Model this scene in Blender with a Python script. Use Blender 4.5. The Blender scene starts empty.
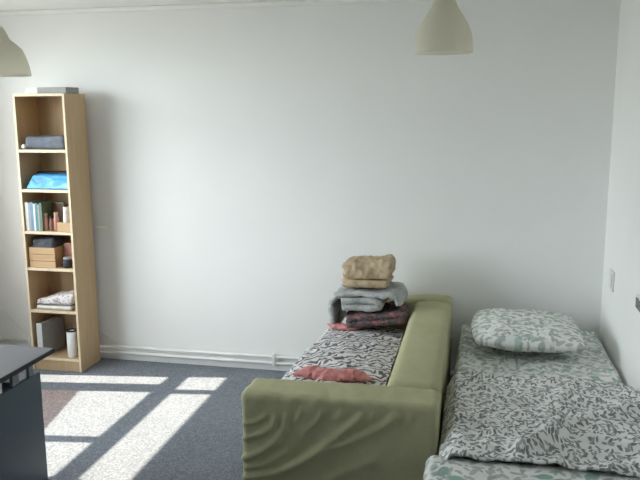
import bpy, bmesh, math, random
from mathutils import Vector, Matrix, noise
random.seed(7)
S = bpy.context.scene
COL = S.collection
R = math.radians

# ------------------------------------------------------------------ materials
def srgb(r, g, b):
    f = lambda c: c / 12.92 if c <= .04045 else ((c + .055) / 1.055) ** 2.4
    return (f(r / 255), f(g / 255), f(b / 255), 1)

class NT:
    def __init__(s, name, rough=.6, spec=.3):
        s.m = bpy.data.materials.new(name); s.m.use_nodes = True
        s.t = s.m.node_tree; s.n = s.t.nodes; s.l = s.t.links
        s.b = s.n['Principled BSDF']
        s.b.inputs['Roughness'].default_value = rough
        s.b.inputs['Specular IOR Level'].default_value = spec
    def add(s, kind, **kw):
        x = s.n.new(kind)
        for k, v in kw.items(): setattr(x, k, v)
        return x
    def coord(s, scale=(1, 1, 1), rot=(0, 0, 0)):
        tc = s.add('ShaderNodeTexCoord'); mp = s.add('ShaderNodeMapping')
        mp.inputs['Scale'].default_value = scale; mp.inputs['Rotation'].default_value = rot
        s.l.new(tc.outputs['Object'], mp.inputs['Vector']); return mp.outputs[0]
    def noise(s, vec, scale, detail=3, dist=0, rough=.5):
        x = s.add('ShaderNodeTexNoise')
        x.inputs['Scale'].default_value = scale; x.inputs['Detail'].default_value = detail
        x.inputs['Distortion'].default_value = dist; x.inputs['Roughness'].default_value = rough
        s.l.new(vec, x.inputs['Vector']); return x.outputs['Fac']
    def ramp(s, fac, stops, interp='LINEAR'):
        x = s.add('ShaderNodeValToRGB'); x.color_ramp.interpolation = interp
        e = x.color_ramp.elements
        while len(e) < len(stops): e.new(.5)
        for i, (p, c) in enumerate(stops):
            e[i].position = p; e[i].color = c if len(c) == 4 else (*c, 1)
        s.l.new(fac, x.inputs[0]); return x.outputs[0]
    def mix(s, fac, a, b, blend='MIX'):
        x = s.add('ShaderNodeMix', data_type='RGBA', blend_type=blend)
        for v, i in ((fac, 0), (a, 6), (b, 7)):
            if hasattr(v, 'is_output') or hasattr(v, 'links'): s.l.new(v, x.inputs[i])
            else: x.inputs[i].default_value = v
        return x.outputs[2]
    def color(s, c):
        if hasattr(c, 'links'): s.l.new(c, s.b.inputs['Base Color'])
        else: s.b.inputs['Base Color'].default_value = c
    def bump(s, fac, strength=.3, dist=.01):
        x = s.add('ShaderNodeBump'); x.inputs['Strength'].default_value = strength; x.inputs['Distance'].default_value = dist
        s.l.new(fac, x.inputs['Height']); s.l.new(x.outputs[0], s.b.inputs['Normal'])
    def math(s, op, a, b=None):
        x = s.add('ShaderNodeMath', operation=op)
        for i, v in enumerate((a, b)):
            if v is None: continue
            if hasattr(v, 'links'): s.l.new(v, x.inputs[i])
            else: x.inputs[i].default_value = v
        return x.outputs[0]

BLK, WHT = (0, 0, 0, 1), (1, 1, 1, 1)
def plain(name, c, rough=.6, spec=.3, vary=.06, scale=8, bump=0):
    t = NT(name, rough, spec); v = t.coord(); f = t.noise(v, scale, 4)
    lo = tuple(x * (1 - vary) for x in c[:3]); hi = tuple(min(1, x * (1 + vary)) for x in c[:3])
    t.color(t.ramp(f, [(.3, lo), (.7, hi)]))
    if bump: t.bump(t.noise(v, scale * 12, 3), bump, .004)
    return t.m

M = {}
M['wall'] = plain('wall_paint', (.85, .85, .84, 1), .85, .2, .012, 2.5, .05)
M['ceiling'] = plain('ceiling_paint', (.87, .87, .855, 1), .9, .2, .01, 3, .05)
M['white_paint'] = plain('white_gloss_paint', (.78, .78, .77, 1), .35, .4, .02)
M['white_plastic'] = plain('white_plastic', (.78, .78, .76, 1), .4, .4, .01)
M['grey_glass'] = plain('dark_plate', (.12, .14, .14, 1), .25, .5, .03)
M['metal'] = plain('grey_metal', (.22, .24, .26, 1), .4, .5, .1)

def carpet():
    t = NT('carpet_pile', .95, .1); v = t.coord()
    f = t.noise(v, 95, 3, 0, .7); g = t.noise(v, 3, 3)
    c = t.ramp(f, [(.30, (.115, .130, .152)), (.5, (.205, .225, .26)), (.68, (.34, .355, .375))])
    c = t.mix(.18, c, t.ramp(g, [(.35, (.13, .145, .18)), (.65, (.24, .255, .29))]))
    t.color(c); t.bump(f, .6, .006); return t.m
M['carpet'] = carpet()

def wood(name, a, b, scale=(9, 9, .8)):
    t = NT(name, .5, .3); v = t.coord(scale)
    f = t.noise(v, 2.2, 5, 1.2); g = t.noise(v, 14, 2)
    c = t.ramp(f, [(.3, a), (.7, b)])
    c = t.mix(.25, c, t.ramp(g, [(.35, a), (.65, b)]))
    t.color(c); return t.m
M['birch'] = wood('birch_veneer', (.50, .35, .20), (.60, .44, .27))
M['lit_edge'] = wood('birch_lit_edge', (.72, .60, .42), (.80, .70, .52))  # birch made paler: light on the shelf's front edges put into the colour
M['crate_wood'] = wood('crate_wood', (.50, .33, .18), (.62, .44, .26), (.8, 9, 9))

def fabric(name, c, vary=.15, scale=60, rough=.9, bump=.25):
    t = NT(name, rough, .1); v = t.coord()
    f = t.noise(v, scale, 3); g = t.noise(v, scale * .12, 3)
    lo = tuple(x * (1 - vary) for x in c); hi = tuple(x * (1 + vary) for x in c)
    cc = t.mix(.5, t.ramp(f, [(.3, lo), (.7, hi)]), t.ramp(g, [(.3, lo), (.7, hi)]))
    t.color(cc); t.bump(f, bump, .003)
    return t.m
M['green_cotton'] = fabric('olive_cotton', (.44, .425, .265), .07, 50)
M['tan_cloth'] = fabric('tan_cloth', (.50, .39, .265), .3, 30)
M['grey_knit'] = fabric('grey_knit', (.42, .43, .43), .35, 60)
M['blue_grey_cloth'] = fabric('blue_grey_cloth', (.24, .26, .30), .2, 50)
M['slate_cloth'] = fabric('slate_cloth', (.155, .17, .20), .35, 14)
M['dark_cloth'] = fabric('dark_grey_cloth', (.10, .11, .13), .25, 40)
M['pink_cloth'] = fabric('coral_pink_cloth', (.62, .26, .25), .3, 45)
M['bed_dark'] = fabric('dark_blue_upholstery', (.05, .065, .085), .2, 40)
M['navy_panel'] = plain('navy_laminate', (.085, .115, .15, 1), .35, .45, .06, 3)
M['desk_top'] = plain('charcoal_laminate', (.165, .16, .175, 1), .5, .4, .05, 5)
M['desk_edge'] = plain('black_edging', (.02, .02, .024, 1), .5, .3)

def red_pattern():
    t = NT('dark_red_patterned_cloth', .9, .1); v = t.coord()
    f = t.noise(v, 24, 3, 1.5)
    t.color(t.ramp(f, [(.36, (.075, .07, .08)), (.5, (.15, .12, .13)), (.57, (.20, .12, .12)), (.66, (.45, .17, .17))]))
    t.bump(t.noise(v, 70, 2), .2, .003); return t.m
M['red_pattern'] = red_pattern()

def zebra():
    t = NT('zebra_print_fleece', .95, .1); v = t.coord((1, 1, 1), (0, 0, R(62)))
    w = t.add('ShaderNodeTexWave', wave_type='BANDS')
    w.inputs['Scale'].default_value = 8; w.inputs['Distortion'].default_value = 14
    w.inputs['Detail'].default_value = 2.5; w.inputs['Detail Scale'].default_value = 1.6
    t.l.new(v, w.inputs['Vector'])
    t.color(t.ramp(w.outputs['Fac'], [(.10, (.14, .13, .145)), (.30, (.30, .285, .30)), (.46, (.66, .64, .65)), (.8, (.74, .72, .72))]))
    t.bump(t.noise(v, 60, 3), .3, .004); return t.m
M['zebra'] = zebra()

def leaf_layer(t, vec, scale, L, W, seed):
    """one randomly turned leaf in each Voronoi cell: 1 inside the leaf"""
    mp = t.add('ShaderNodeMapping'); mp.inputs['Location'].default_value = (seed * 1.7, seed * .9, 0)
    mp.inputs['Scale'].default_value = (1, 1, .25)
    t.l.new(vec, mp.inputs['Vector'])
    vo = t.add('ShaderNodeTexVoronoi', voronoi_dimensions='2D'); vo.inputs['Scale'].default_value = scale
    t.l.new(mp.outputs[0], vo.inputs['Vector'])
    sub = t.add('ShaderNodeVectorMath', operation='SUBTRACT')
    t.l.new(mp.outputs[0], sub.inputs[0]); t.l.new(vo.outputs['Position'], sub.inputs[1])
    sep = t.add('ShaderNodeSeparateColor'); t.l.new(vo.outputs['Color'], sep.inputs[0])
    ang = t.math('MULTIPLY', sep.outputs[0], 6.283)
    ro = t.add('ShaderNodeVectorRotate', rotation_type='Z_AXIS')
    t.l.new(sub.outputs[0], ro.inputs['Vector']); t.l.new(ang, ro.inputs['Angle'])
    sc = t.add('ShaderNodeVectorMath', operation='MULTIPLY'); sc.inputs[1].default_value = (1 / L, 1 / W, 0)
    t.l.new(ro.outputs[0], sc.inputs[0])
    ln = t.add('ShaderNodeVectorMath', operation='LENGTH'); t.l.new(sc.outputs[0], ln.inputs[0])
    return t.ramp(ln.outputs['Value'], [(.75, WHT), (1.0, BLK)])

def floral_green(name, green_amt):  # second argument: strength of the large green leaves in the print
    t = NT(name, .9, .15); v = t.coord((1, 1, 1))
    base = t.ramp(t.noise(v, 5, 3), [(.35, (.76, .77, .75)), (.65, (.83, .84, .82))])
    c = base
    for i, (sc, L, W, col, amt) in enumerate(((13, .036, .014, (.34, .39, .37, 1), .7), (16, .026, .010, (.38, .39, .38, 1), .75),
                                              (5.5, .038, .024, (.26, .42, .37, 1), green_amt), (19, .020, .008, (.32, .38, .34, 1), .75))):
        k = leaf_layer(t, v, sc, L, W, i + 1)
        c = t.mix(t.math('MULTIPLY', k, amt), c, col)
    f = t.noise(v, 16, 4, 1.2)
    c = t.mix(t.math('MULTIPLY', t.ramp(f, [(.54, BLK), (.62, WHT)]), .35), c, (.50, .53, .51, 1))
    t.color(c); t.bump(t.noise(v, 22, 4), .22, .01); return t.m
M['floral_green'] = floral_green('green_floral_cotton', .6)
M['floral_quilt'] = floral_green('green_floral_quilting', .95)

def sprig():
    t = NT('grey_sprig_cotton', .9, .15); v = t.coord()
    c = t.ramp(t.noise(v, 5, 3), [(.35, (.76, .76, .75)), (.65, (.83, .83, .82))])
    for i, (sc, L, W, col) in enumerate(((24, .017, .0068, (.17, .17, .18, 1)), (28, .0135, .0054, (.22, .22, .22, 1)),
                                         (31, .0125, .0046, (.26, .27, .26, 1)), (18, .017, .0068, (.38, .39, .38, 1)))):
        c = t.mix(t.math('MULTIPLY', leaf_layer(t, v, sc, L, W, i + 11), .92), c, col)
    t.color(c); t.bump(t.noise(v, 25, 4), .22, .01); return t.m
M['sprig'] = sprig()

def shade_plastic():
    t = NT('translucent_white_plastic', .35, .4); v = t.coord()
    t.color(t.ramp(t.noise(v, 3), [(.3, (.84, .83, .76)), (.7, (.87, .86, .79))]))
    tr = t.add('ShaderNodeBsdfTranslucent'); tr.inputs['Color'].default_value = (.92, .90, .82, 1)
    mx = t.add('ShaderNodeMixShader'); mx.inputs[0].default_value = .68
    t.l.new(t.b.outputs[0], mx.inputs[1]); t.l.new(tr.outputs[0], mx.inputs[2])
    t.l.new(mx.outputs[0], t.n['Material Output'].inputs[0]); return t.m
M['shade'] = shade_plastic()

def see_through(name, c, gloss):
    t = NT(name, .05, .5)
    tr = t.add('ShaderNodeBsdfTransparent'); tr.inputs['Color'].default_value = c
    mx = t.add('ShaderNodeMixShader'); mx.inputs[0].default_value = gloss
    t.l.new(tr.outputs[0], mx.inputs[1]); t.l.new(t.b.outputs[0], mx.inputs[2])
    t.color((.25, .13, .07, 1) if c[2] < .5 else (.8, .8, .8, 1))
    t.l.new(mx.outputs[0], t.n['Material Output'].inputs[0]); return t.m
M['glass'] = see_through('window_glass', (.97, .98, .97, 1), .04)
M['sheer_brown'] = see_through('sheer_brown_tint', (.26, .135, .075, 1), .12)  # tints the sun, for the added cloth at the window

def white_print():
    t = NT('white_printed_cloth', .9, .1); v = t.coord()
    f = t.noise(v, 26, 3, 2)
    t.color(t.ramp(f, [(.5, (.78, .77, .77)), (.6, (.60, .52, .55)), (.68, (.25, .2, .26))])); return t.m
M['white_print'] = white_print()
def blue_wrap():
    t = NT('blue_plastic_wrap', .25, .5); v = t.coord((1, 2, 2))
    f = t.noise(v, 9, 2, 1)
    t.color(t.ramp(f, [(.35, (.03, .26, .62)), (.58, (.07, .40, .80)), (.72, (.30, .62, .90))])); t.bump(f, .4, .02); return t.m
M['blue_wrap'] = blue_wrap()
M['cream_white'] = plain('cream_white', (.9, .88, .82, 1), .4, .4, .01)
for k, c in dict(paper=(.74, .73, .70), book_white=(.74, .75, .75), book_blue=(.20, .30, .42), book_teal=(.12, .28, .30), book_black=(.035, .04, .05),
                 book_grey=(.35, .38, .40), book_green=(.16, .22, .15), card_grey=(.30, .30, .29), brown=(.22, .12, .08), rose=(.50, .25, .21),
                 sand=(.50, .38, .26), black=(.025, .025, .03), cream=(.72, .68, .58), olive_box=(.16, .17, .12)).items():
    M[k] = plain(k + '_surface', (*c, 1), .55, .35, .07, 30)

# ------------------------------------------------------------------ mesh helpers
def bm_box(x0, x1, y0, y1, z0, z1, bev=0, seg=2, bm=None):
    own = bm is None
    b = bmesh.new()
    bmesh.ops.create_cube(b, size=1)
    for v in b.verts:
        v.co = Vector((x0 + (v.co.x + .5) * (x1 - x0), y0 + (v.co.y + .5) * (y1 - y0), z0 + (v.co.z + .5) * (z1 - z0)))
    if bev: bmesh.ops.bevel(b, geom=b.edges[:], offset=bev, segments=seg, affect='EDGES', profile=.5)
    if own: return b
    me = bpy.data.meshes.new('t'); b.to_mesh(me); b.free(); bm.from_mesh(me); bpy.data.meshes.remove(me); return bm

def bm_soft(x0, x1, y0, y1, z0, z1, r, res=.02, disp=None):
    """box with rounded edges on a dense grid; disp(p, n) returns an offset vector"""
    c = Vector(((x0 + x1) / 2, (y0 + y1) / 2, (z0 + z1) / 2)); h = Vector(((x1 - x0) / 2, (y1 - y0) / 2, (z1 - z0) / 2))
    r = min(r, h.x, h.y, h.z) * .999
    b = bmesh.new(); cache = {}
    def vert(p):
        k = (round(p.x, 5), round(p.y, 5), round(p.z, 5))
        if k not in cache: cache[k] = b.verts.new(p)
        return cache[k]
    def ticks(H):
        n = max(2, int(2 * (H - r) / res)); m = 4
        inner = [-(H - r) + 2 * (H - r) * i / n for i in range(n + 1)] if H - r > 1e-4 else [0]
        ed = [r * math.tan(R(45) * i / m) for i in range(1, m + 1)]
        return [-(H - r) - e for e in reversed(ed)] + inner + [(H - r) + e for e in ed]
    T = [ticks(h.x), ticks(h.y), ticks(h.z)]
    for ax in range(3):
        u, w = (ax + 1) % 3, (ax + 2) % 3
        for sgn in (-1, 1):
            for i in range(len(T[u]) - 1):
                for j in range(len(T[w]) - 1):
                    q = []
                    for a, d in ((i, j), (i + 1, j), (i + 1, j + 1), (i, j + 1)):
                        p = Vector((0, 0, 0)); p[ax] = sgn * h[ax]; p[u] = T[u][a]; p[w] = T[w][d]; q.append(vert(p))
                    if sgn < 0: q.reverse()
                    b.faces.new(q)
    for v in b.verts:
        p = v.co.copy(); inn = Vector([max(-(h[k] - r), min(h[k] - r, p[k])) for k in range(3)])
        d = p - inn; n = d.normalized() if d.length > 1e-9 else Vector((0, 0, 1))
        q = inn + n * r + c
        v.co = q + disp(q, n) if disp else q
    return b

def tube(pts, rad, seg=10, bm=None, cap=True):
    b = bm or bmesh.new(); rings = []
    P = [Vector(p) for p in pts]
    for i, p in enumerate(P):
        t = (P[min(i + 1, len(P) - 1)] - P[max(i - 1, 0)]).normalized()
        a = t.cross(Vector((0, 0, 1)) if abs(t.z) < .9 else Vector((1, 0, 0))).normalized(); c = t.cross(a)
        rr = rad[i] if isinstance(rad, (list, tuple)) else rad
        rings.append([b.verts.new(p + (a * math.cos(6.28318 * k / seg) + c * math.sin(6.28318 * k / seg)) * rr) for k in range(seg)])
    for A, B in zip(rings, rings[1:]):
        for k in range(seg): b.faces.new((A[k], A[(k + 1) % seg], B[(k + 1) % seg], B[k]))
    if cap: b.faces.new(rings[0]); b.faces.new(list(reversed(rings[-1])))
    return b

def lathe(prof, c, seg=40, closed=True):
    """prof = (radius, z) loop around the vertical axis through c"""
    b = bmesh.new(); rings = []
    for r_, z in prof:
        rings.append([b.verts.new((c[0] + r_ * math.cos(6.28318 * k / seg), c[1] + r_ * math.sin(6.28318 * k / seg), c[2] + z)) for k in range(seg)])
    pairs = list(zip(rings, rings[1:])) + ([(rings[-1], rings[0])] if closed else [])
    for A, B in pairs:
        for k in range(seg): b.faces.new((A[k], A[(k + 1) % seg], B[(k + 1) % seg], B[k]))
    if not closed:
        b.faces.new(rings[0]); b.faces.new(rings[-1])
    return b

def sheet(nu, nv, fn):
    """cloth from a grid fn(u, v) -> point; thickness comes from a Solidify modifier"""
    b = bmesh.new(); g = [[b.verts.new(fn(i / nu, j / nv)) for j in range(nv + 1)] for i in range(nu + 1)]
    for i in range(nu):
        for j in range(nv): b.faces.new((g[i][j], g[i + 1][j], g[i + 1][j + 1], g[i][j + 1]))
    return b

def folded(w, d, t, layers, amp=.01, seed=0, ny=26, taper=.0, path=None, crinkle=0):
    """a cloth folded over and over: a serpentine profile in x-z, run along y"""
    st = t * 1.02; path_given = bool(path)
    if path:
        P = []
        for (x0, z0), (x1, z1) in zip(path, path[1:]):
            n = max(1, int(math.hypot(x1 - x0, z1 - z0) / .016))
            P += [(x0 + (x1 - x0) * k / n, z0 + (z1 - z0) * k / n) for k in range(n)]
        path = P + [path[-1]]
    else: path = []
    for i in range(layers):
        z = t / 2 + i * st; ins = random.Random(seed + i).uniform(0, .012) + taper * i
        xs = [-w / 2 + ins + t / 2, w / 2 - ins - t / 2]
        if i % 2: xs.reverse()
        for k in range(13): path.append((xs[0] + (xs[1] - xs[0]) * k / 12, z))
        if i < layers - 1:
            sg = 1 if xs[1] > 0 else -1
            for k in (1, 2, 3): a = R(-90 + 45 * k); path.append((xs[1] + sg * math.cos(a) * st / 2, z + st / 2 + math.sin(a) * st / 2))
    L, Rr = [], []
    for i, p in enumerate(path):
        a = path[max(0, i - 1)]; c = path[min(len(path) - 1, i + 1)]
        dx, dz = c[0] - a[0], c[1] - a[1]; l = math.hypot(dx, dz) or 1
        L.append((p[0] - dz / l * t * .49, p[1] + dx / l * t * .49)); Rr.append((p[0] + dz / l * t * .49, p[1] - dx / l * t * .49))
    loop = L + Rr[::-1]
    b = bmesh.new(); rings = []
    for j in range(ny + 1):
        y = -d / 2 + d * j / ny; ring = []
        e = 1 - .035 * (abs(2 * j / ny - 1) ** 6)
        for x, z in loop:
            n1 = noise.noise_vector(Vector((x * 7 + seed * 3.1, y * 7, z * 9))); n2 = noise.noise_vector(Vector((x * 22, y * 22 + seed, z * 24)))
            o = n1 * amp + n2 * amp * .45
            if crinkle: o += Vector((x * .4, 0, .6)) * crinkle * (crease((x * 2 + y * 2.5, y * 4 - x * 3, z * 6), 5, seed) * 1.3 - .45) + Vector((0, 1, 0)) * crinkle * (ridge((x * 2 - z * 3, y, z * 4 + x * 2), 7, seed) - .6)
            ring.append(b.verts.new((x * e + o.x, y + o.y, (z + o.z * .8) if path_given else max(.002, z + o.z * .8 * min(1, z / (t * .8))))))
        rings.append(ring)
    N = len(loop)
    for A, B in zip(rings, rings[1:]):
        for k in range(N): b.faces.new((A[k], A[(k + 1) % N], B[(k + 1) % N], B[k]))
    for ring, rev in ((rings[0], False), (rings[-1], True)):            # end caps follow the serpentine as quads
        n = len(path)
        for i in range(n - 1):
            q = [ring[i], ring[i + 1], ring[N - 2 - i], ring[N - 1 - i]]
            if rev: q.reverse()
            b.faces.new(q)
    return b

def place(b, loc, rz=0, rx=0, ry=0):
    m = Matrix.Translation(loc) @ Matrix.Rotation(rz, 4, 'Z') @ Matrix.Rotation(ry, 4, 'Y') @ Matrix.Rotation(rx, 4, 'X')
    bmesh.ops.transform(b, matrix=m, verts=b.verts); return b

def obj(name, b, mat, parent=None, smooth=False, solid=0, sub=0):
    bmesh.ops.recalc_face_normals(b, faces=b.faces)
    xs = [v.co for v in b.verts]
    c = Vector((sum((min(p[k] for p in xs), max(p[k] for p in xs))) / 2 for k in range(3)))
    c.z = min(p.z for p in xs)
    bmesh.ops.translate(b, vec=-c, verts=b.verts)
    me = bpy.data.meshes.new(name); b.to_mesh(me); b.free()
    for p in me.polygons: p.use_smooth = smooth
    me.materials.append(M[mat] if isinstance(mat, str) else mat)
    o = bpy.data.objects.new(name, me); COL.objects.link(o)
    if solid:
        s = o.modifiers.new('thickness', 'SOLIDIFY'); s.thickness = solid; s.offset = 1
    if sub:
        s = o.modifiers.new('smooth', 'SUBSURF'); s.levels = sub; s.render_levels = sub
    base = Vector((0, 0, 0)); q = parent
    while q: base += Vector(q.location); q = q.parent
    o.location = c - base
    if parent: o.parent = parent
    return o

def tag(o, label, cat, group=None, kind=None):
    if kind: o['kind'] = kind
    if label: o['label'] = label
    if cat: o['category'] = cat
    if group: o['group'] = group
    return o
def thing(name, label, cat, loc=(0, 0, 0), group=None):
    o = bpy.data.objects.new(name, None); COL.objects.link(o); o.location = loc; o.empty_display_size = .1
    return tag(o, label, cat, group)
def struct(name, b, mat, label, cat, parent=None):
    o = obj(name, b, mat, parent)
    return tag(o, label, cat, None, 'structure')
def N3(p, s, seed=0): return noise.noise(Vector((p[0] * s + seed, p[1] * s + seed * .7, p[2] * s - seed)))
def crease(p, s, seed=0): return ridge(p, s, seed) ** 7
def ridge(p, s, seed=0): return 1 - abs(noise.noise(Vector((p[0] * s + seed, p[1] * s + seed * .7, p[2] * s - seed))))

# ------------------------------------------------------------------ the room
XL, XR, YF, H = -4.60, 0.0, -8.2, 2.622
WT = .06
struct('floor', bm_box(XL - WT, XR + WT, YF - WT, WT, -.10, 0), 'carpet', 'blue grey speckled carpet floor', 'floor')
struct('ceiling', bm_box(XL - WT, XR + WT, YF - WT, WT, H, H + .1), 'ceiling', 'plain white ceiling', 'ceiling')
struct('wall_back', bm_box(XL - WT, XR + WT, 0, WT, 0, H), 'wall', 'large plain pale grey white wall behind shelf, sofa and bed', 'wall')
struct('wall_right', bm_box(XR, XR + WT, YF, 0, 0, H), 'wall', 'bright white wall along the bed', 'wall')
struct('wall_front', bm_box(XL - WT, XR + WT, YF - WT, YF, 0, H), 'wall', 'plain white wall facing the long wall', 'wall')
# window openings of the left wall: (y0, y1)
WZ0, WZ1 = .74, 2.47
WIN = [(-3.10, -.50)]
b = bmesh.new()
edges = [YF] + [e for w in sorted(WIN) for e in w] + [0]
for i in range(0, len(edges), 2): bm_box(XL - WT, XL, edges[i], edges[i + 1], 0, H, bm=b)
for y0, y1 in WIN:
    bm_box(XL - WT, XL, y0, y1, 0, WZ0, bm=b); bm_box(XL - WT, XL, y0, y1, WZ1, H, bm=b)
struct('wall_left', b, 'wall', 'white wall with the windows', 'wall')
def window(n, y0, y1, rects, label):
    """frame filled solid but for the panes rects = (ya, yb, za, zb)"""
    ys = sorted({y0, y1, *[v for r_ in rects for v in r_[:2]]}); zs = sorted({WZ0, WZ1, *[v for r_ in rects for v in r_[2:]]})
    b = bmesh.new(); g = bmesh.new()
    for ya, yb in zip(ys, ys[1:]):
        for za, zb in zip(zs, zs[1:]):
            my, mz = (ya + yb) / 2, (za + zb) / 2
            if not any(r_[0] < my < r_[1] and r_[2] < mz < r_[3] for r_ in rects):
                bm_box(XL - .045, XL - .005, ya, yb, za, zb, bm=b)
    for r_ in rects: bm_box(XL - .027, XL - .023, *r_, bm=g)
    f = struct('window_%d' % n, b, 'white_paint', label, 'window')
    p = obj('glass_pane', g, 'glass', f); p['kind'] = 'structure'
    s = obj('window_sill', bm_box(XL, XL + .02, y0 - .03, y1 + .03, WZ0 - .035, WZ0, .006), 'white_paint', f); s['kind'] = 'structure'
window(1, *WIN[0], [(-.775, -.525, 2.06, 2.42), (-3.0, -.85, 2.06, 2.42), (-.685, -.535, .80, 1.934),
                    (-1.545, -.83, .80, 1.934), (-3.0, -1.625, .80, 1.934)], 'white framed window whose sun falls on the carpet')
# unseen sheer brown cloth, added to tint the sun falling on the carpet
def cur(u, v):
    y = -1.60 + u * .80
    top = 1.47 + (1.29 - 1.47) * u
    return Vector((XL + .012 + .006 * math.sin(u * 60), y, .79 + v * (top - .79)))
c_ = tag(obj('tint_sheet', sheet(60, 6, cur), 'sheer_brown', None, True), 'unseen sheer brown cloth added at the middle window pane to tint the sun', 'tint_sheet')

# skirting board, pipes along the back wall, cornice
struct('baseboard_back', bm_box(XL, XR, -.014, 0, 0, .05, .003), 'white_paint', 'low white skirting board under the pipes', 'baseboard')
struct('trim_1', bm_box(XL, XR, -.035, 0, H - .03, H, .008), 'ceiling', 'narrow white cornice along the long wall', 'cornice')
pp = thing('heating_pipe', 'pair of thin white heating pipes low along the long wall', 'pipe', (-2.9, -.036, .05))
for z in (.112, .065):
    obj('pipe', tube([(XL + .02, -.036, z), (-.02, -.036, z)], .0115, 10), 'white_paint', pp, True)
for x in (-2.252, -4.25):
    br = bm_box(x - .012, x + .012, -.052, -.0141, .046, .135, .004); obj('bracket', br, 'white_paint', pp)
def cable(name, pts, label):
    P = []
    for i in range(len(pts) - 1):
        a = pts[max(0, i - 1)], pts[i], pts[i + 1], pts[min(len(pts) - 1, i + 2)]
        a = [Vector(q) for q in a]
        for k in range(6):
            t = k / 6; P.append(.5 * ((2 * a[1]) + (-a[0] + a[2]) * t + (2 * a[0] - 5 * a[1] + 4 * a[2] - a[3]) * t * t + (-a[0] + 3 * a[1] - 3 * a[2] + a[3]) * t ** 3))
    P.append(Vector(pts[-1])); tag(obj(name, tube(P, .005, 8), 'white_plastic', None, True), label, 'cable')
cable('cable', [(-3.645, -.012, .20), (-3.60, -.012, .175), (-3.56, -.012, .145), (-3.53, -.012, .142)], 'short white cable on the wall above the pipes, just right of the tall shelf')
cable('cable', [(-4.52, -.012, .36), (-4.44, -.012, .30), (-4.36, -.012, .22), (-4.29, -.012, .16)], 'white cable slanting down the wall between shelf and window wall')
tag(obj('wall_strip', bm_box(-3.63, -3.552, -.022, -.0005, 1.026, 1.046, .003), 'cream_white'), 'small pale horizontal strip on the wall beside the tall shelf', 'wall strip')

# switches on the right wall
def plate(name, y0, y1, z0, z1, label, cat, dark):
    t = thing(name, label, cat, (0, (y0 + y1) / 2, z0))
    obj('wall_plate', bm_box(-.012, -.0005, y0, y1, z0, z1, .004), 'white_plastic', t)
    if dark: obj('socket_face', bm_box(-.0165, -.0122, y0 + .012, y1 - .012, z0 + .012, z1 - .012, .003), 'grey_glass', t)
    else: obj('rocker', bm_box(-.018, -.0122, y0 + .022, y1 - .022, z0 + .022, z1 - .022, .004), 'white_plastic', t)
plate('light_switch', -.415, -.30, .80, .925, 'small white light switch on the right wall near the corner', 'switch', False)
plate('wall_socket', -1.27, -1.10, .885, .962, 'white edged wall plate with dark face, cut by the picture edge', 'socket', True)

# ------------------------------------------------------------------ pendants
def pendant(x, y, zb, R0, label, out):
    t = thing('pendant_lamp', label, 'lamp', (x, y, zb), 'white bell pendant lamps')
    prof = [(r_ * R0, z * R0) for r_, z in out] + [(max(.006, r_ * R0 - .003), z * R0 - (.003 if i else 0)) for i, (r_, z) in reversed(list(enumerate(out)))]
    obj('lamp_shade', lathe(prof, (x, y, zb), 48), 'shade', t, True)
    top = zb + out[-1][1] * R0
    obj('socket', lathe([(.004, 0), (.022, 0), (.022, .05), (.010, .075), (.004, .075)], (x, y, top - .05), 20), 'white_plastic', t, True)
    obj('bulb', lathe([(.001, 0), (.02, .006), (.03, .03), (.026, .055), (.014, .08), (.013, .105), (.001, .105)], (x, y, top - .158), 20), 'white_plastic', t, True)
    obj('cord', tube([(x, y, top + .02), (x, y, H - .02)], .0035, 8), 'white_plastic', t, True)
    obj('ceiling_rose', lathe([(.004, 0), (.02, 0), (.045, .045), (.045, .0595), (.004, .0595)], (x, y, H - .06), 24), 'white_plastic', t, True)
pendant(-1.005, -1.4, 2.163, .138, 'white bell pendant lamp hanging above the foot of the bed',
        [(1.0, 0), (1.0, .06), (.985, .3), (.955, .55), (.90, .76), (.80, .98), (.66, 1.2), (.53, 1.38), (.43, 1.55), (.38, 1.7), (.355, 1.85), (.34, 1.98), (.25, 2.05), (.10, 2.06)])
pendant(-2.76, -2.32, 2.045, .142, 'white bell pendant lamp hanging on the window side near the tall shelf',
        [(1.0, 0), (1.0, .05), (.97, .25), (.90, .5), (.80, .74), (.66, .88), (.53, .97), (.47, 1.05), (.42, 1.17), (.37, 1.28), (.30, 1.37), (.10, 1.40)])

# ------------------------------------------------------------------ tall shelf
SX0, SX1, SY0, SY1, SH = -4.036, -3.636, -.339, -.059, 2.02
bk = thing('bookshelf', 'tall narrow birch bookshelf standing against the long wall', 'bookshelf', ((SX0 + SX1) / 2, (SY0 + SY1) / 2, 0))
for x in (SX0, SX1 - .018):
    p_ = obj('side_panel', bm_box(x, x + .018, SY0, SY1, 0, SH, .0015), 'birch', bk)
    obj('edge_strip', bm_box(x + .001, x + .017, SY0 - .0015, SY0 - .0002, .002, SH - .002), 'lit_edge', p_)  # added pale strip, paints the light on the front edge; shelves and top alike
IX0, IX1 = SX0 + .0185, SX1 - .0185
p_ = obj('top_panel', bm_box(IX0, IX1, SY0, SY1, SH - .019, SH, .0015), 'birch', bk); obj('edge_strip', bm_box(IX0, IX1, SY0 - .0015, SY0 - .0002, SH - .018, SH - .001), 'lit_edge', p_)
obj('back_panel', bm_box(IX0, IX1, SY1 - .006, SY1, .0, SH - .0195), 'birch', bk)
LV = [1.632, 1.35, 1.047, .778, .462, .100]
for z in LV:
    p_ = obj('shelf', bm_box(IX0, IX1, SY0 + .002, SY1 - .0065, z - .022, z, .0015), 'birch', bk)
    obj('edge_strip', bm_box(IX0, IX1, SY0 + .0005, SY0 + .0018, z - .0212, z - .0008), 'lit_edge', p_)
obj('plinth', bm_box(IX0, IX1, SY0 + .01, SY0 + .028, 0, .0775), 'birch', bk)
e = .001
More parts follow.
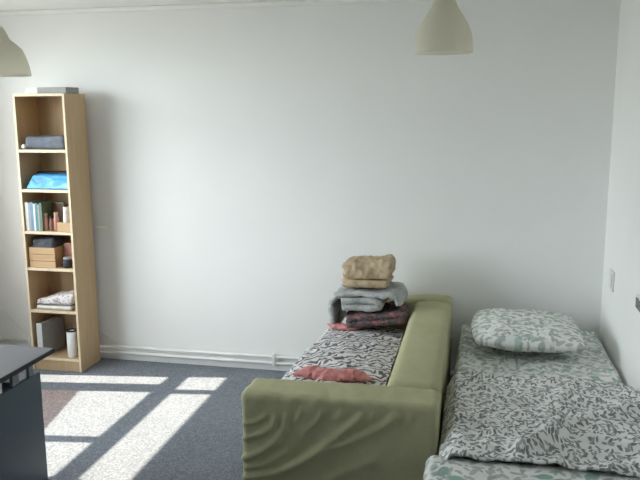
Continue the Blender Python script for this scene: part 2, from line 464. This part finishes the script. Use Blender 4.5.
t = thing('box', 'flat white and grey box lying on top of the tall shelf', 'box', (-3.715, -.2, SH))
obj('lid', place(bm_box(-.165, -.068, -.075, .075, 0, .04, .003), (-3.80, -.215, SH + e), R(-4)), 'book_white', t)
obj('sleeve', place(bm_box(-.067, .165, -.077, .077, 0, .042, .003), (-3.80, -.215, SH + e), R(-4)), 'card_grey', t)
# first shelf: dark folded cloth, white ball
z = LV[0] + e
tag(obj('folded_cloth', bm_soft(-3.975, -3.665, -.32, -.12, z, z + .088, .025, .012, lambda p, n: n * (.010 * N3(p, 12, 4) + .010 * (ridge((p.x * 2, p.y * 2, p.z * 5), 5, 3) - .6)) * (1 if p.z > z + .02 else 0)), 'slate_cloth', None, True), 'dark slate grey folded cloth on the uppermost shelf of the bookshelf', 'cloth')
tag(obj('white_ball', lathe([(.001, 0), (.012, .003), (.019, .014), (.019, .022), (.012, .034), (.001, .037)], (-3.99, -.312, z), 16), 'white_plastic', None, True), 'tiny white ball in front of the dark folded cloth', 'ball')
# second shelf: blue package with black case behind it
z = LV[1] + e
def pk(p, n):
    h = (p.z - z) / .098
    return Vector(((.035 * h * (1 - (p.x + 4.0) / .33)), .05 * h * (1 if p.y < -.25 else 0), .004 * N3(p, 9) * (1 if h > .3 else 0)))
tag(obj('package', bm_soft(-3.995, -3.660, -.327, -.17, z, z + .098, .010, .02, pk), 'blue_wrap', None, True), 'bright blue plastic wrapped package on the second shelf', 'package')
tag(obj('case', bm_box(-4.012, -3.70, -.155, -.075, z, z + .11, .008), 'book_black'), 'flat black case behind the blue package', 'case')
# third shelf: books and small things
z = LV[2] + e
def book(x, w, d, h, mat, label, group, lean=0, y=SY0 + .012):
    t = thing('book', label, 'book', (x + w / 2, y + d / 2, z), group)
    b = bm_box(x, x + .002, y, y + d, z, z + h); bm_box(x + w - .002, x + w, y, y + d, z, z + h, bm=b); bm_box(x + .002, x + w - .002, y, y + .002, z, z + h, bm=b)
    obj('cover', b, mat, t)
    obj('pages', bm_box(x + .0022, x + w - .0022, y + .0022, y + d - .004, z + .003, z + h - .003), 'paper', t)
x = IX0 + .006
for w, h, mat, lab in ((.024, .205, 'book_white', 'white spined book at the left end of the third shelf'), (.016, .20, 'book_grey', 'pale grey spined book beside the white one on the third shelf'),
                       (.020, .208, 'book_blue', 'mid blue spined book on the third shelf'), (.014, .196, 'book_white', 'thin white spined book between the blue and teal ones'),
                       (.018, .20, 'book_teal', 'dark teal spined book on the third shelf'), (.013, .19, 'book_grey', 'thin grey spined book next to the black one'), (.018, .202, 'book_green', 'dark green spined book ending the upright row on the third shelf')):
    book(x, w, .16, h, mat, lab, 'books on the third shelf'); x += w + .0015
t = thing('picture_card', 'small brown and rose picture card standing next to the books', 'picture', (-3.84, -.25, z))
obj('card', place(bm_box(-.052, .052, -.004, .004, 0, .195, .001), (-3.835, -.20, z), 0, R(-4)), 'olive_box', t)
obj('picture', place(bm_box(-.04, .04, -.0062, -.0043, .07, .18), (-3.835, -.20, z), 0, R(-4)), 'brown', t)
for i, (px, mat, hh, lab) in enumerate(((-3.872, 'rose', .125, 'small rose coloured jar in front of the picture card'), (-3.828, 'brown', .105, 'small brown jar in front of the picture card'), (-3.79, 'rose', .135, 'rose jar next to the wooden box on the third shelf'))):
    t = thing('jar', lab, 'jar', (px, -.29, z), 'small jars on the third shelf')
    obj('body', lathe([(.001, 0), (.016, 0), (.019, .01), (.019, hh * .65), (.013, hh * .8), (.013, hh * .84), (.001, hh * .84)], (px, -.29, z), 18), mat, t, True)
    obj('lid', lathe([(.001, 0), (.015, 0), (.015, hh * .15), (.001, hh * .15)], (px, -.29, z + hh * .845), 18), 'sand' if i != 1 else 'black', t)
t = thing('wooden_box', 'small open light wood box in the right of the third shelf', 'box', (-3.71, -.27, z))
b = bm_box(-3.765, -3.66, -.325, -.23, z, z + .004)
for q in ((-3.765, -3.761, -.325, -.23), (-3.664, -3.66, -.325, -.23), (-3.7609, -3.6641, -.325, -.321), (-3.7609, -3.6641, -.234, -.23)): bm_box(*q, z + .0041, z + .065, bm=b)
obj('box_body', b, 'crate_wood', t)
tag(obj('bottle', lathe([(.001, 0), (.02, 0), (.023, .01), (.023, .10), (.019, .125), (.021, .13), (.021, .168), (.001, .17)], (-3.715, -.278, z + .0045), 20), 'white_plastic', None, True), 'white bottle standing in the small wooden box', 'bottle')
# fourth shelf: wooden crate with dark cloth, dark jar
z = LV[3] + e
t = thing('crate', 'light wooden crate on the fourth shelf holding dark cloth', 'crate', (-3.88, -.22, z))
cx0, cx1, cy0, cy1, ch = -4.005, -3.80, -.325, -.12, .145
b = bm_box(cx0, cx1, cy0, cy0 + .01, z, z + .046); bm_box(cx0, cx1, cy0, cy0 + .01, z + .049, z + .095, bm=b); bm_box(cx0, cx1, cy0, cy0 + .01, z + .098, z + ch, bm=b)
obj('front_board', b, 'crate_wood', t)
for xx in (cx0, cx1 - .01): obj('side_board', bm_box(xx, xx + .01, cy0 + .0105, cy1, z, z + ch), 'crate_wood', t)
obj('back_board', bm_box(cx0 + .0105, cx1 - .0105, cy1 - .01, cy1, z, z + ch), 'crate_wood', t)
obj('bottom_board', bm_box(cx0 + .0105, cx1 - .0105, cy0 + .0105, cy1 - .0105, z, z + .008), 'crate_wood', t)
tag(obj('folded_cloth', bm_soft(cx0 + .013, cx1 - .013, cy0 + .014, cy1 - .013, z + .009, z + .205, .03, .012, lambda p, n: n * (.010 * N3(p, 22)) * max(0, min(1, (p.z - z - ch) / .03))), 'dark_cloth', None, True), 'dark grey cloth bulging out of the wooden crate', 'cloth')
tag(obj('carton', bm_box(-3.788, -3.662, -.22, -.09, z, z + .165, .003), 'rose'), 'reddish brown carton standing behind the dark jar on the fourth shelf', 'carton')
t = thing('jar', 'small dark glass jar with pale lid beside the wooden crate', 'jar', (-3.725, -.285, z))
obj('body', lathe([(.001, 0), (.03, 0), (.034, .012), (.034, .05), (.026, .062), (.001, .062)], (-3.725, -.285, z), 24), 'book_black', t, True)
obj('lid', lathe([(.001, 0), (.028, 0), (.028, .014), (.001, .014)], (-3.725, -.285, z + .0625), 24), 'book_grey', t)
# fifth shelf: white linen
z = LV[4] + e
tag(obj('folded_cloth', place(folded(.325, .22, .028, 1, .004, 9), (-3.835, -.22, z)), 'paper', None, True), 'white cloth with dark edge lying flat on the fifth shelf', 'cloth')
def linen(p, n):
    k = max(0, min(1, (p.x + 4.0) / .25)); h = (p.z - z - .034) / .085
    return n * (.010 * N3(p, 16, 3) + .008 * (crease((p.x * 2 + p.z * 3, p.y * 2, p.z * 5), 5, 2) - .3)) * max(0, min(1, (h - .15) / .3)) + Vector((.02 * h, 0, -h * .055 * (1 - k)))
tag(obj('folded_cloth', bm_soft(-3.995, -3.690, -.325, -.12, z + .036, z + .119, .03, .012, linen), 'white_print', None, True), 'white printed cloth heaped on the flat white cloth', 'cloth')
# bottom shelf: binder, cylinder, bottle
z = LV[5] + e
t = thing('binder', 'white spined grey binder standing on the bottom shelf', 'binder', (-3.95, -.22, z))
obj('spine', place(bm_box(-.022, .022, -.002, .002, 0, .25, .001), (-3.972, -.318, z), R(12)), 'book_white', t)
obj('cover', place(bm_box(.018, .022, .0025, .225, 0, .25, .001), (-3.972, -.318, z), R(-13)), 'card_grey', t)
obj('cover', place(bm_box(-.022, -.018, .0025, .225, 0, .25, .001), (-3.972, -.318, z), R(0)), 'card_grey', t)
obj('pages', place(bm_box(-.0175, .0125, .012, .215, .004, .242), (-3.972, -.318, z), R(-4)), 'paper', t)
tag(obj('bottle', lathe([(.001, 0), (.03, 0), (.034, .01), (.034, .14), (.012, .18), (.012, .21), (.001, .21)], (-3.81, -.16, z), 22), 'olive_box', None, True), 'dark green bottle between binder and white canister', 'bottle')
t = thing('canister', 'white cylinder canister with dark rim on the bottom shelf', 'canister', (-3.72, -.285, z))
obj('body', lathe([(.001, 0), (.034, 0), (.036, .004), (.036, .195), (.032, .195), (.032, .17), (.001, .17)], (-3.732, -.285, z), 28), 'book_white', t, True)
obj('rim', lathe([(.0325, .1955), (.0365, .1955), (.0365, .207), (.0325, .207)], (-3.732, -.285, z), 28), 'black', t)

# ------------------------------------------------------------------ desk, lower left
t = thing('desk', 'dark charcoal desk with navy side panel in front of the tall shelf', 'desk', (-3.25, -2.6, 0))
obj('desk_top', bm_box(-3.62, -2.855, -3.30, -1.888, .725, .745, .002), 'desk_top', t)
obj('edge_strip', bm_box(-2.8545, -2.850, -3.30, -1.888, .7235, .7445), 'desk_edge', t)
obj('side_panel', bm_box(-2.925, -2.902, -3.26, -1.945, 0, .640, .003), 'navy_panel', t)
obj('side_panel', bm_box(-3.59, -3.567, -3.26, -1.955, 0, .633, .003), 'navy_panel', t)
obj('back_panel', bm_box(-3.566, -2.926, -2.02, -2.0, .0, .60, .002), 'navy_panel', t)
for xx in (-2.925, -3.59):
    for yy in (-2.03, -2.55, -3.2):
        br = obj('bracket', bm_box(xx + .002, xx + .02, yy, yy + .035, .6405 if xx > -3 else .6335, .7245, .002), 'metal', t)
obj('rail', bm_box(-2.985, -2.96, -3.2, -1.99, .655, .70, .003), 'metal', t)
obj('keyboard_tray', bm_box(-3.5, -3.05, -3.1, -2.1, .652, .668, .002), 'desk_top', t)
for yy in (-2.16, -2.34, -2.45): obj('cable_clip', bm_box(-2.924, -2.905, yy, yy + .05, .6405, .69, .004), 'metal', t)
obj('cable_clip', bm_box(-2.916, -2.908, -2.255, -2.235, .6405, .70, .002), 'white_plastic', t)

# ------------------------------------------------------------------ sofa
AX0, AX1 = -1.862, -.962
so = thing('sofa', 'small olive green slipcovered sofa with flat arms beside the bed', 'sofa', (-1.4, -1.0, 0))
def seg_dist(p, a, b):
    ab = (b[0] - a[0], b[1] - a[1]); l = ab[0] ** 2 + ab[1] ** 2
    k = max(0, min(1, ((p[0] - a[0]) * ab[0] + (p[1] - a[1]) * ab[1]) / l))
    return math.hypot(p[0] - a[0] - k * ab[0], p[1] - a[1] - k * ab[1]), k
# creases of the arm front, as polylines in (metres from the left edge, height)
CR = [([(.02, .21), (.16, .25), (.29, .315), (.40, .41), (.50, .50), (.56, .555)], .016, .022), ([(.01, .305), (.10, .35), (.17, .41), (.21, .47), (.22, .53)], .013, .018),
      ([(.01, .40), (.09, .43), (.15, .47), (.17, .52)], .011, .015), ([(.22, .28), (.36, .37), (.50, .43), (.66, .52), (.72, .57)], .011, .022),
      ([(.03, .13), (.25, .18), (.45, .26), (.62, .36)], .009, .028), ([(.01, .475), (.07, .49), (.12, .52)], .009, .012), ([(.30, .46), (.36, .52), (.385, .56)], .009, .012),
      ([(.25, .50), (.28, .535), (.29, .57)], .008, .011), ([(.52, .10), (.70, .20), (.86, .27)], .009, .03), ([(.55, .50), (.60, .545), (.62, .575)], .007, .011),
      ([(.66, .52), (.70, .56), (.71, .585)], .007, .01), ([(.75, .53), (.78, .56), (.79, .585)], .006, .01), ([(.44, .53), (.47, .56), (.475, .585)], .007, .01), ([(.02, .26), (.12, .29), (.22, .36)], .010, .014)]
def arm_disp(p, n):
    o = .006 * N3(p, 5, 2) + .0025 * N3(p, 17, 4)
    if n.y < -.5:
        q = (p.x - AX0, p.z)
        for pts, amp, wd in CR:
            best = min((seg_dist(q, pts[i], pts[i + 1])[0] for i in range(len(pts) - 1)))
            wd *= .75
            if best < wd * 3:
                o += amp * .95 * math.exp(-(best / wd) ** 2) * min(1, max(0, (.62 - p.z) / .05 + .25))
        o += .004 * ridge((p.x * 1.6 - p.z * 1.2, p.z * .6 + p.x * .2, 0), 7, 9) - .003
    if n.z > .4:
        o += .005 * ridge((p.x * 2.2 + p.y, p.y * .8, 0), 9, 3) - .003
    if p.z < .05: o *= max(0, p.z / .05)
    return n * o
obj('arm', bm_soft(AX0, AX1, -1.985, -1.765, .004, .632, .032, .011, arm_disp), 'green_cotton', so, True)
def back_disp(p, n):
    o = .006 * N3(p, 4, 7) + .002 * N3(p, 16, 1)
    if n.z > .3: o += .014 * math.cos((p.x + 1.08) / .13 * 1.2) - .006 + .003 * ridge((p.x * 2, p.y * .7, 0), 8, 5)
    if p.z < .05: o *= max(0, p.z / .05)
    sl = max(0, -n.x) * max(0, .62 - p.z) * .28
    return n * o - Vector((sl if p.y < -.21 else 0, 0, 0))
obj('backrest', bm_soft(-1.215, -.970, -1.758, -.215, .004, .638, .045, .016, back_disp), 'green_cotton', so, True)
obj('arm', bm_soft(-1.58, -.972, -.205, -.066, .004, .648, .035, .02, back_disp), 'green_cotton', so, True)
def seat_in(p): return Vector((max(0, min(1, (-1.5 - p.x) / .3)) * .10 * max(0, (p.y + 1.745) / 1.36), 0, 0)) if p.x < -1.5 else Vector((-max(0, min(1, (p.x + 1.5) / .27)) * .092, 0, 0))
obj('seat_base', bm_soft(-1.835, -1.222, -1.758, -.215, .004, .27, .03, .03, lambda p, n: n * .003 * N3(p, 6) * (1 if p.z > .05 else 0) + seat_in(p)), 'green_cotton', so, True)
obj('seat_cushion', bm_soft(-1.845, -1.225, -1.755, -.218, .273, .425, .045, .03, lambda p, n: n * .004 * N3(p, 4) + seat_in(p)), 'green_cotton', so, True)

# zebra throw over the seat: drop in front, across, a little up the backrest
def throw(u, v):
    y = -1.745 + v * 1.36 + .012 * N3((u * 5, v * 5, 0), 1, 4)
    xf = -1.862 + .075 * v; L0, L1, L2 = .20, .612 - .075 * v, .012
    s = u * (L0 + L1 + L2); rr = .04
    if s < L0: x, z = xf - .012 * (1 - s / L0), .455 - (L0 - s)
    elif s < L0 + L1: x, z = xf + (s - L0), .455 + .03 * math.sin((s - L0) / L1 * 3.14)
    else: x, z = xf + L1 + .24 * (s - L0 - L1), .455 + .96 * (s - L0 - L1)
    if abs(s - L0) < rr: k = (s - L0 + rr) / (2 * rr); x += .014 * math.sin(k * 3.14); z -= .014 * math.sin(k * 3.14)
    f = .034 * (ridge((x * 2.2 + y * 1.5, y * 3.0 - x * .8, 0), 2.3, 2) - .5) + .022 * (ridge((x * 4 - y * 3, y * 5, 1), 2.2, 5) - .5) + .008 * N3((x, y, 0), 20)
    f *= 1 - .6 * max(0, min(1, (v - .62) / .15))
    lift = .008 + f * .9
    if s < L0: x -= max(0, lift)
    else: z += max(.0, lift)
    return Vector((min(x, -1.226 - max(0, .62 - z) * .28), y, z))
tag(obj('throw_blanket', sheet(74, 110, throw), 'zebra', None, True, .006), 'zebra striped black and white throw spread over the sofa seat', 'blanket')
# coral cloth bunched along the near arm, and a bit under the pile
def rope(pts, r0, seed, n=40, flat=.55):
    b = bmesh.new(); rings = []; P = []
    for i in range(n + 1):
        s = i / n * (len(pts) - 1); k = min(int(s), len(pts) - 2); f = s - k
        P.append(Vector(pts[k]).lerp(Vector(pts[k + 1]), f))
    for i, p in enumerate(P):
        d = (P[min(n, i + 1)] - P[max(0, i - 1)]).normalized(); a = d.cross(Vector((0, 0, 1))).normalized()
        e_ = min(1, 4 * i / n + .15, 4 * (n - i) / n + .15); ring = []
        for k in range(20):
            an = 6.28318 * k / 20
            rr = r0 * e_ * (1 + .35 * noise.noise(Vector((i * .35 + seed, math.cos(an) * 1.4, math.sin(an) * 1.4))))
            q = p + a * math.cos(an) * rr; q.z += math.sin(an) * rr * flat
            ring.append(b.verts.new(q))
        rings.append(ring)
    for A, B in zip(rings, rings[1:]):
        for k in range(20): b.faces.new((A[k], A[(k + 1) % 20], B[(k + 1) % 20], B[k]))
    b.faces.new(rings[0]); b.faces.new(rings[-1]); return b
tag(obj('scarf', rope([(-1.75, -1.44, .525), (-1.66, -1.40, .530), (-1.54, -1.44, .532), (-1.43, -1.40, .530), (-1.33, -1.43, .525)], .055, 3, 60), 'pink_cloth', None, True), 'coral pink cloth bunched along the near sofa arm', 'cloth')

# pile of folded clothes at the far end of the seat
py = -.42
tag(obj('pink_garment', rope([(-1.755, -.50, .525), (-1.69, -.53, .527), (-1.60, -.54, .525), (-1.52, -.50, .521)], .030, 8, 40, .7), 'pink_cloth', None, True), 'coral pink cloth sticking out under the clothes pile', 'cloth')
tag(obj('folded_garment', place(folded(.405, .30, .040, 2, .014, 21, crinkle=.02), (-1.455, py, .545), R(4), 0, R(-7)), 'red_pattern', None, True), 'dark red patterned garment at the bottom of the clothes pile', 'garment')
gz = .642
t = thing('folded_garment', 'grey knitted folded garment in the middle of the pile', 'garment', (-1.495, py, gz))
IP = [(-.15, .022), (.07, .022), (.098, .028), (.106, .044), (.098, .058), (.07, .065), (-.15, .065)]
obj('inner_fold', place(folded(0, .29, .040, 0, .010, 31, path=IP, crinkle=.012), (-1.50, py, gz), R(-3), 0, R(-2)), 'grey_knit', t, True)
GP = [(-.212, -.125), (-.219, -.06), (-.222, .02), (-.216, .060), (-.19, .095), (-.14, .107), (.06, .107), (.13, .105), (.175, .112), (.205, .102), (.222, .072), (.226, .04)]
obj('outer_layer', place(folded(0, .31, .032, 0, .012, 33, path=GP, crinkle=.016), (-1.495, py + .01, gz), R(-3), 0, R(-2)), 'grey_knit', t, True)
t = thing('folded_garment', 'tan folded blanket on top of the clothes pile', 'garment', (-1.505, py + .02, .778))
def tan_disp(p, n):
    q = ((p.x * 2 + p.z * 1.6), p.z * 3.0 - p.x * 1.3, p.y * 2)
    o = .012 * (ridge(q, 3.0, 4) - .6) + .013 * (crease(q, 4.2, 8) - .25) + .007 * (crease((q[0] * 1.5 - q[1], q[1] * 1.4, q[2]), 6, 15) - .25) + .010 * N3(p, 6, 2)
    h = (p.z - .775) / .185
    return n * o * (1 if abs(p.z - .83) > .015 or abs(n.z) < .5 else .3) * min(1, .3 + h * 4) + Vector((.010 * h + (.022 * h if p.x > -1.4 else 0), 0, .15 * h * max(0, p.x + 1.62) * .35))
obj('lower_fold', bm_soft(-1.668, -1.365, py - .10, py + .15, .779, .828, .0245, .010, tan_disp), 'tan_cloth', t, True)
obj('upper_fold', bm_soft(-1.660, -1.362, py - .095, py + .15, .829, .945, .040, .009, tan_disp), 'tan_cloth', t, True)

# ------------------------------------------------------------------ bed
t = thing('bed', 'low dark blue upholstered bed base standing against the right wall', 'bed', (-.46, -1.15, 0))
obj('bed_base', bm_soft(-.915, -.02, -2.085, -.06, .06, .27, .02, .06), 'bed_dark', t, True)
for xx in (-.86, -.08):
    for yy in (-2.05, -.14): obj('leg', lathe([(.001, 0), (.025, 0), (.03, .059), (.001, .059)], (xx, yy, 0), 16), 'bed_dark', t, True)
def mat_disp(p, n):
    o = .010 * N3(p, 3.2, 6) + .006 * (ridge((p.x * 1.0, p.y * 3.2, 0), 3, 1) - .6) + .009 * crease((p.x * 1.0 + p.y * .4, p.y * 2.4, 0), 3.5, 9)
    f = max(0, min(1, (p.z - .33) / .05))
    v = Vector((0, 0, 1)) * (o * 1.2 * f)
    if p.z > .4:   # pulled folds in the middle below the pillow
        for x0, y0 in ((-.52, -.85), (-.47, -.86), (-.42, -.84)):
            d = abs((p.x - x0) - (p.y - y0) * .12)
            if d < .05 and abs(p.y - y0) < .28: v.z += .012 * math.exp(-(d / .012) ** 2) * (1 - abs(p.y - y0) / .28)
    v.x += .012 * N3(p, 5, 3) * (1 if n.x < -.3 else 0)
    return v
tag(obj('mattress', bm_soft(-.918, -.018, -2.085, -.06, .273, .455, .05, .018, mat_disp), 'floral_green', None, True), 'mattress in a pale green floral sheet on the dark bed base', 'mattress')
def duv_y(u, v): return -1.24 - v * .955
def duvet(u, v):
    # u across from the sofa side (with a drop) to the wall, v from head to foot
    y = duv_y(u, v) + .03 * N3((u * 4, v, 0), 1.2, 8) + (.02 if u > .7 else 0) * math.sin(v * 3)
    s = u * 1.12; drop = .18
    if s < drop: x, z = -.930 - .008 * math.sin(s / drop * 3.0) , .485 - (drop - s)
    else: x, z = -.930 + (s - drop) * .96, .485
    if abs(s - drop) < .035: k = (s - drop + .035) / .07; x += .012 * math.sin(3.14 * k); z -= .012 * math.sin(3.14 * k)
    f = .030 * (ridge((x * 1.6 + y * 1.3, y * 2.2 - x * 1.6, 0), 2.1, 3) - .55) + .026 * (ridge((x * 3.2 - y * 1.0, y * 3.4 + x, 2), 1.7, 9) - .5) + .014 * N3((x, y, 0), 4.0, 5) + .012 * crease((x * 1.5 + y, y * 1.6 - x * .7, 0), 4, 12) + .008 * crease((x - y * 1.4, y + x * .5, 3), 5, 22)
    # two long creases and the ruck near the lower edge
    for (ax, ay, bx, by, am, wd) in ((-.50, -1.88, -.05, -1.58, .028, .035), (-.62, -2.12, -.45, -1.95, .050, .030), (-.88, -1.38, -.66, -1.58, .014, .02), (-.40, -1.95, -.02, -2.02, .020, .03), (-.42, -1.55, -.33, -1.30, .02, .03)):
        d, k = seg_dist((x, y), (ax, ay), (bx, by))
        f += am * math.exp(-(d / wd) ** 2)
    if s >= drop: z += .016 + max(-.010, f) * min(1, (s - drop) / .06 + .25)
    else: x -= .002 + min(.012, max(0, f) * .3)
    z -= .009 * max(0, (v - .86) / .14)
    return Vector((x, y, z))
tag(obj('duvet', sheet(96, 84, duvet), 'sprig', None, True, .010), 'white duvet with small grey leaf sprigs across the lower half of the bed', 'duvet')
def qd(p, n):
    o = .012 * N3(p, 5, 4) + .014 * (ridge((p.x * 1.2 + p.y * 1.5, p.y * 3.5 - p.x * .5, p.z * 2), 2.6, 2) - .55)
    if p.y > -2.24: o *= .25
    return Vector((n.x * .6, n.y, n.z)) * o
tag(obj('quilt', bm_soft(-1.0, -.03, -2.62, -2.135, .003, .494, .04, .016, qd), 'floral_quilt', None, True), 'thick green floral quilt bunched at the foot of the bed', 'quilt')
# pillow
def pil(p, n):
    cx, cy, hx, hy = -.515, -.495, .325, .35
    a, b_ = (p.x - cx) / hx, (p.y - cy) / hy
    k = (1 - min(1, abs(a)) ** 4) * (1 - min(1, abs(b_)) ** 4)
    v = Vector((0, 0, (p.z - .53) / .03 * (.052 * k - .010) + .018 * (1 - k) * 0))
    v.z += .010 * N3(p, 7, 3) * (.4 + k) + .008 * (ridge((p.x * 3, p.y * 2, 0), 2.5, 6) - .5)
    # pulled-out corners
    rd = .20 if a < 0 else .10
    v.x -= hx * a * (1 - math.sqrt(1 - rd * b_ * b_)) if abs(b_) < 1.05 else 0
    v.y -= hy * b_ * (1 - math.sqrt(1 - rd * a * a)) if abs(a) < 1.05 else 0
    return v
tag(obj('pillow', place(bm_soft(-.84, -.19, -.845, -.145, .50, .56, .028, .012, pil), (0, 0, .03), 0), 'floral_green', None, True), 'flat pillow in a pale green floral case at the head of the bed', 'pillow')

# ------------------------------------------------------------------ light
W = bpy.data.worlds.new('sky'); S.world = W; W.use_nodes = True
nt = W.node_tree; bg = nt.nodes['Background']
tc = nt.nodes.new('ShaderNodeTexCoord'); sp = nt.nodes.new('ShaderNodeSeparateXYZ'); rp = nt.nodes.new('ShaderNodeValToRGB'); mp = nt.nodes.new('ShaderNodeMapRange')
mp.inputs[1].default_value = -1; mp.inputs[2].default_value = 1
nt.links.new(tc.outputs['Generated'], sp.inputs[0]); nt.links.new(sp.outputs[2], mp.inputs[0]); nt.links.new(mp.outputs[0], rp.inputs[0])
el = rp.color_ramp.elements; el[0].position = .47; el[0].color = (.36, .37, .35, 1); el[1].position = .53; el[1].color = (.86, .94, 1.0, 1)
nt.links.new(rp.outputs[0], bg.inputs[0]); 
gd = nt.nodes.new('ShaderNodeVectorMath'); gd.operation = 'DOT_PRODUCT'; gd.inputs[1].default_value = Vector((-.77, -.60, .16)).normalized()
nt.links.new(tc.outputs['Generated'], gd.inputs[0])
gr = nt.nodes.new('ShaderNodeMapRange'); gr.interpolation_type = 'SMOOTHSTEP'; gr.inputs[1].default_value = .80; gr.inputs[2].default_value = 1; gr.inputs[3].default_value = 7.5; gr.inputs[4].default_value = 13
nt.links.new(gd.outputs['Value'], gr.inputs[0]); nt.links.new(gr.outputs[0], bg.inputs[1])
for y0, y1 in WIN:
    l = bpy.data.lights.new('window_portal', 'AREA'); l.shape = 'RECTANGLE'; l.size = WZ1 - WZ0; l.size_y = y1 - y0
    l.cycles.is_portal = True
    o = bpy.data.objects.new('window_portal', l); COL.objects.link(o)
    o.location = (XL - .05, (y0 + y1) / 2, (WZ0 + WZ1) / 2); o.rotation_euler = (0, R(-90), 0)
sun = bpy.data.lights.new('sun', 'SUN'); sun.energy = 11.5; sun.angle = R(.55); sun.color = (1, .88, .72)
so_ = bpy.data.objects.new('sun', sun); COL.objects.link(so_)
azm, elv = math.atan(.144), math.atan(1.158 * math.cos(math.atan(.144)))
d = Vector((math.cos(elv) * math.cos(azm), math.cos(elv) * math.sin(azm), -math.sin(elv)))
so_.rotation_euler = d.to_track_quat('-Z', 'Y').to_euler(); so_.location = (-8, -2, 5)

# ------------------------------------------------------------------ camera
f, cx, cy, cz, yaw, pit, rol = 7.3935, -0.8244, -5.0474, 1.9063, -0.2117, 0.1758, -0.005
fw = Vector((math.sin(yaw) * math.cos(pit), math.cos(yaw) * math.cos(pit), -math.sin(pit)))
r1 = Vector((math.cos(yaw), -math.sin(yaw), 0)); u1 = r1.cross(fw)
r2 = r1 * math.cos(rol) + u1 * math.sin(rol); u2 = -r1 * math.sin(rol) + u1 * math.cos(rol)
cam = bpy.data.cameras.new('camera'); cam.sensor_width = 36; cam.lens = f * 100 / 640 * 36; cam.clip_start = .05
co = bpy.data.objects.new('camera', cam); COL.objects.link(co)
m = Matrix((r2, u2, -fw)).transposed().to_4x4(); m.translation = (cx, cy, cz); co.matrix_world = m
S.camera = co
S.view_settings.view_transform = 'Standard'; S.view_settings.look = 'None'; S.view_settings.gamma = 1; S.view_settings.use_curve_mapping = False
S.view_settings.exposure = 0.55
S.cycles.use_denoising = True
S.cycles.max_bounces = 14; S.cycles.diffuse_bounces = 10; S.cycles.transparent_max_bounces = 12; S.cycles.sample_clamp_indirect = 20
